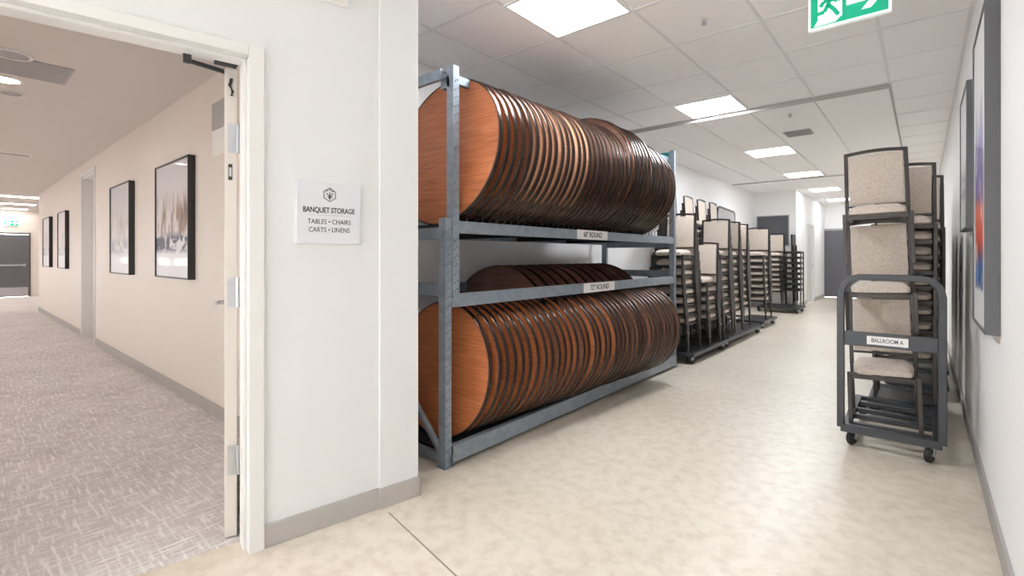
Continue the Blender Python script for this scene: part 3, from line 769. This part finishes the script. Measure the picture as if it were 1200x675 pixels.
# ---- right hand cart with the BALLROOM A plate
rc = empty('chair_cart', (-.165, 3.86, 0)); tag(rc, 'charcoal chair cart with a hoop handle and BALLROOM A plate', 'cart')
hw = .2525
f = MB(); f.tube([(-hw, 0, .12), (-hw, 0, 1.0), (-hw+.012, 0, 1.06), (-hw+.05, 0, 1.1), (-hw+.1, 0, 1.112), (hw-.1, 0, 1.112), (hw-.05, 0, 1.1), (hw-.012, 0, 1.06), (hw, 0, 1.0), (hw, 0, .12)], .02, .024, up=(0, 1, 0))
f.build('hoop_handle', 'cart', rc, .004)
MB().box(-hw+.02, hw-.02, -.012, .012, .665, .757).build('cross_plate', 'cart', rc, .002)
lp = MB().box(-.112, .095, -.0155, -.012, .683, .737).build('name_plate', 'label', rc, .001)
text('name_text', 'BALLROOM A', .036, 'ink', lp, (-.008, -.016, .71), RX, .0004, .16)
f = MB(); f.box(-hw, hw, -.022, .022, .092, .142); f.build('base_bar', 'cart', rc, .003)
for sx in (-1, 1): MB().box(sx*(hw-.022)-.022, sx*(hw-.022)+.022, .022, .92, .092, .132).build('side_rail', 'cart', rc, .003)
for y in (.12, .34, .52, .72, .9): MB().box(-hw+.044, hw-.044, y-.022, y+.022, .098, .13).build('cross_bar', 'cart', rc, .003)
for p in ((-.19, .06), (.2, .02), (-.19, .84), (.2, .84)): caster(rc, p[0], p[1], .092, .046, R(70))
GF = 'chairs on the BALLROOM A cart'
for k, lb in enumerate(('lowest on the BALLROOM A cart, behind the name plate', 'middle of the three front-facing on the BALLROOM A cart', 'topmost of the three front-facing on the BALLROOM A cart')):
    place_chair(-.2-.02*k, 4.155+.066*k, ZD+.535*k, R(3), 'taupe banquet chair, '+lb, GF, tilt=-.03)
GR = 'chairs stacked by the right wall'
for i, (x, y, n, wh) in enumerate([(-.115, 5.02, 10, 'right behind the BALLROOM A cart'), (-.05, 5.86, 10, 'second behind the BALLROOM A cart'), (-.03, 6.62, 10, 'third behind the BALLROOM A cart'), (-.02, 7.38, 10, 'last along the right wall')]):
    dolly(x-.22, x+.22, y-.3, y+.32, ZD, f'low chair dolly under the stack {wh}', 'chair dollies by the right wall')
    stack(x, y, ZD, 0, n, wh, GR)
# ---- left rows
GQ = 'chairs stacked along the left side of the corridor'
dolly(-2.5, -1.99, 5.53, 6.82, ZD, 'chair dolly next to the far end of the table rack', 'chair dollies along the left wall')
dolly(-2.5, -2.0, 6.86, 8.66, ZD, 'long chair dolly under the middle left stacks', 'chair dollies along the left wall')
dolly(-2.54, -2.06, 9.05, 10.0, ZD, 'chair dolly under the last front-row left stack', 'chair dollies along the left wall')
for (xr, yb, n, wh) in [(-2.07, 5.98, 8, 'beside the rack post'), (-2.01, 6.54, 5, 'lowest on the left side'), (-2.02, 7.14, 8, 'just past the low left stack'), (-2.07, 7.8, 8, 'second past the low left stack'), (-2.12, 8.42, 8, 'third past the low left stack'), (-2.1, 9.75, 8, 'standing apart before the far corner')]:
    stack(xr-.19, yb-.2, ZD, 0, n, wh, GQ)
GW = 'chairs stacked along the left wall'
for i, (y, wh) in enumerate([(7.0, 'at the left wall nearest the rack'), (7.72, 'second along the left wall'), (8.32, 'third along the left wall'), (8.93, 'last along the left wall')]):
    stack(-2.95, y+.1, ZD, PI/2, 12, wh, GW)
dolly(-3.18, -2.66, 6.86, 8.12, ZD, 'chair dolly against the left wall nearest the rack', 'chair dollies along the left wall')
dolly(-3.18, -2.66, 8.16, 9.3, ZD, 'chair dolly against the left wall farther from the rack', 'chair dollies along the left wall')
# rounded grey panel behind the stacks
gp = empty('partition_panel', (-3.0, 10.1, 0)); tag(gp, 'grey rounded-corner partition panel standing behind the left chair stacks', 'panel')
pp = [(-.55, .2), (.55, .2), (.55, 2.1), (.5, 2.16), (-.42, 2.2), (-.52, 2.16), (-.55, 2.06)]
mt = Matrix(((0, 0, 1, 0), (1, 0, 0, 0), (0, 1, 0, 0), (0, 0, 0, 1)))
MB().prism(pp, -.012, .012, mt).build('panel_face', 'grey', gp, .003)
MB().tube([mt @ Vector((p[0], p[1], 0)) for p in pp], .016, .02, closed=True, up=(1, 0, 0)).build('panel_frame', 'cart', gp, .002)
for y in (-.45, .45): MB().box(-.16, .2, y-.02, y+.02, 0, .04).box(-.02, .02, y-.02, y+.02, .04, .2).build('foot', 'cart', gp, .002)
# far corner: chairs and dark stools
dolly(-2.86, -2.02, 11.85, 12.6, ZD, 'chair dolly in the far left corner by the slate board', 'chair dollies along the left wall')
stack(-2.6, 12.36, ZD, 0, 8, 'in the far corner under the slate board', 'chairs stacked in the far corner')
def stool_proto():
    o = empty('stacking_stool')
    MB().box(-.16, .16, -.16, .16, .345, .4).build('seat', 'black', o, .008)
    for sx in (-1, 1):
        for sy in (-1, 1): MB().tube([(sx*.168, sy*.15, .39), (sx*.168, sy*.172, 0)], .01).build('leg', 'cframe', o, .002)
    f = MB()
    for sx in (-1, 1): f.box(sx*.16-.012, sx*.16+.012, -.16, .16, .372, .392)
    f.build('seat_rail', 'cframe', o); return o
ST = stool_proto()
for k in range(8):
    o = ST if k == 0 else dup(ST)
    pos = 'lowest' if k == 0 else ('topmost' if k == 7 else ordn(k+1)+' from the bottom')
    o.location = (-2.215, 12.32-.0*k, ZD+.118*k); tag(o, f'dark backless stool, {pos} of the far corner stack', 'stool', 'dark stools stacked in the far corner')
lp_ = empty('folded_table', (-2.27, 12.85, 0), (0, R(-1.5), 0)); tag(lp_, 'dark folded table leaning upright by the far corner edge', 'table')
MB().box(-.015, .015, -.2, .2, 0, 1.75).build('tabletop', 'black', lp_, .004)
MB().box(.015, .04, -.17, -.14, .2, 1.5).box(.015, .04, .14, .17, .2, 1.5).build('folded_leg', 'cframe', lp_, .003)

# ------------------------------------------------------------------ world and view
w = bpy.data.worlds.new('world'); S.world = w; w.use_nodes = True
w.node_tree.nodes['Background'].inputs[0].default_value = (.96, .98, 1, 1)
w.node_tree.nodes['Background'].inputs[1].default_value = 16.0
S.view_settings.view_transform = 'Standard'; S.view_settings.look = 'None'
S.view_settings.gamma = 1; S.view_settings.use_curve_mapping = False
S.view_settings.exposure = 0.2
S.cycles.use_denoising = True
S.cycles.max_bounces = 12; S.cycles.diffuse_bounces = 10; S.cycles.glossy_bounces = 4
S.cycles.sample_clamp_indirect = 8
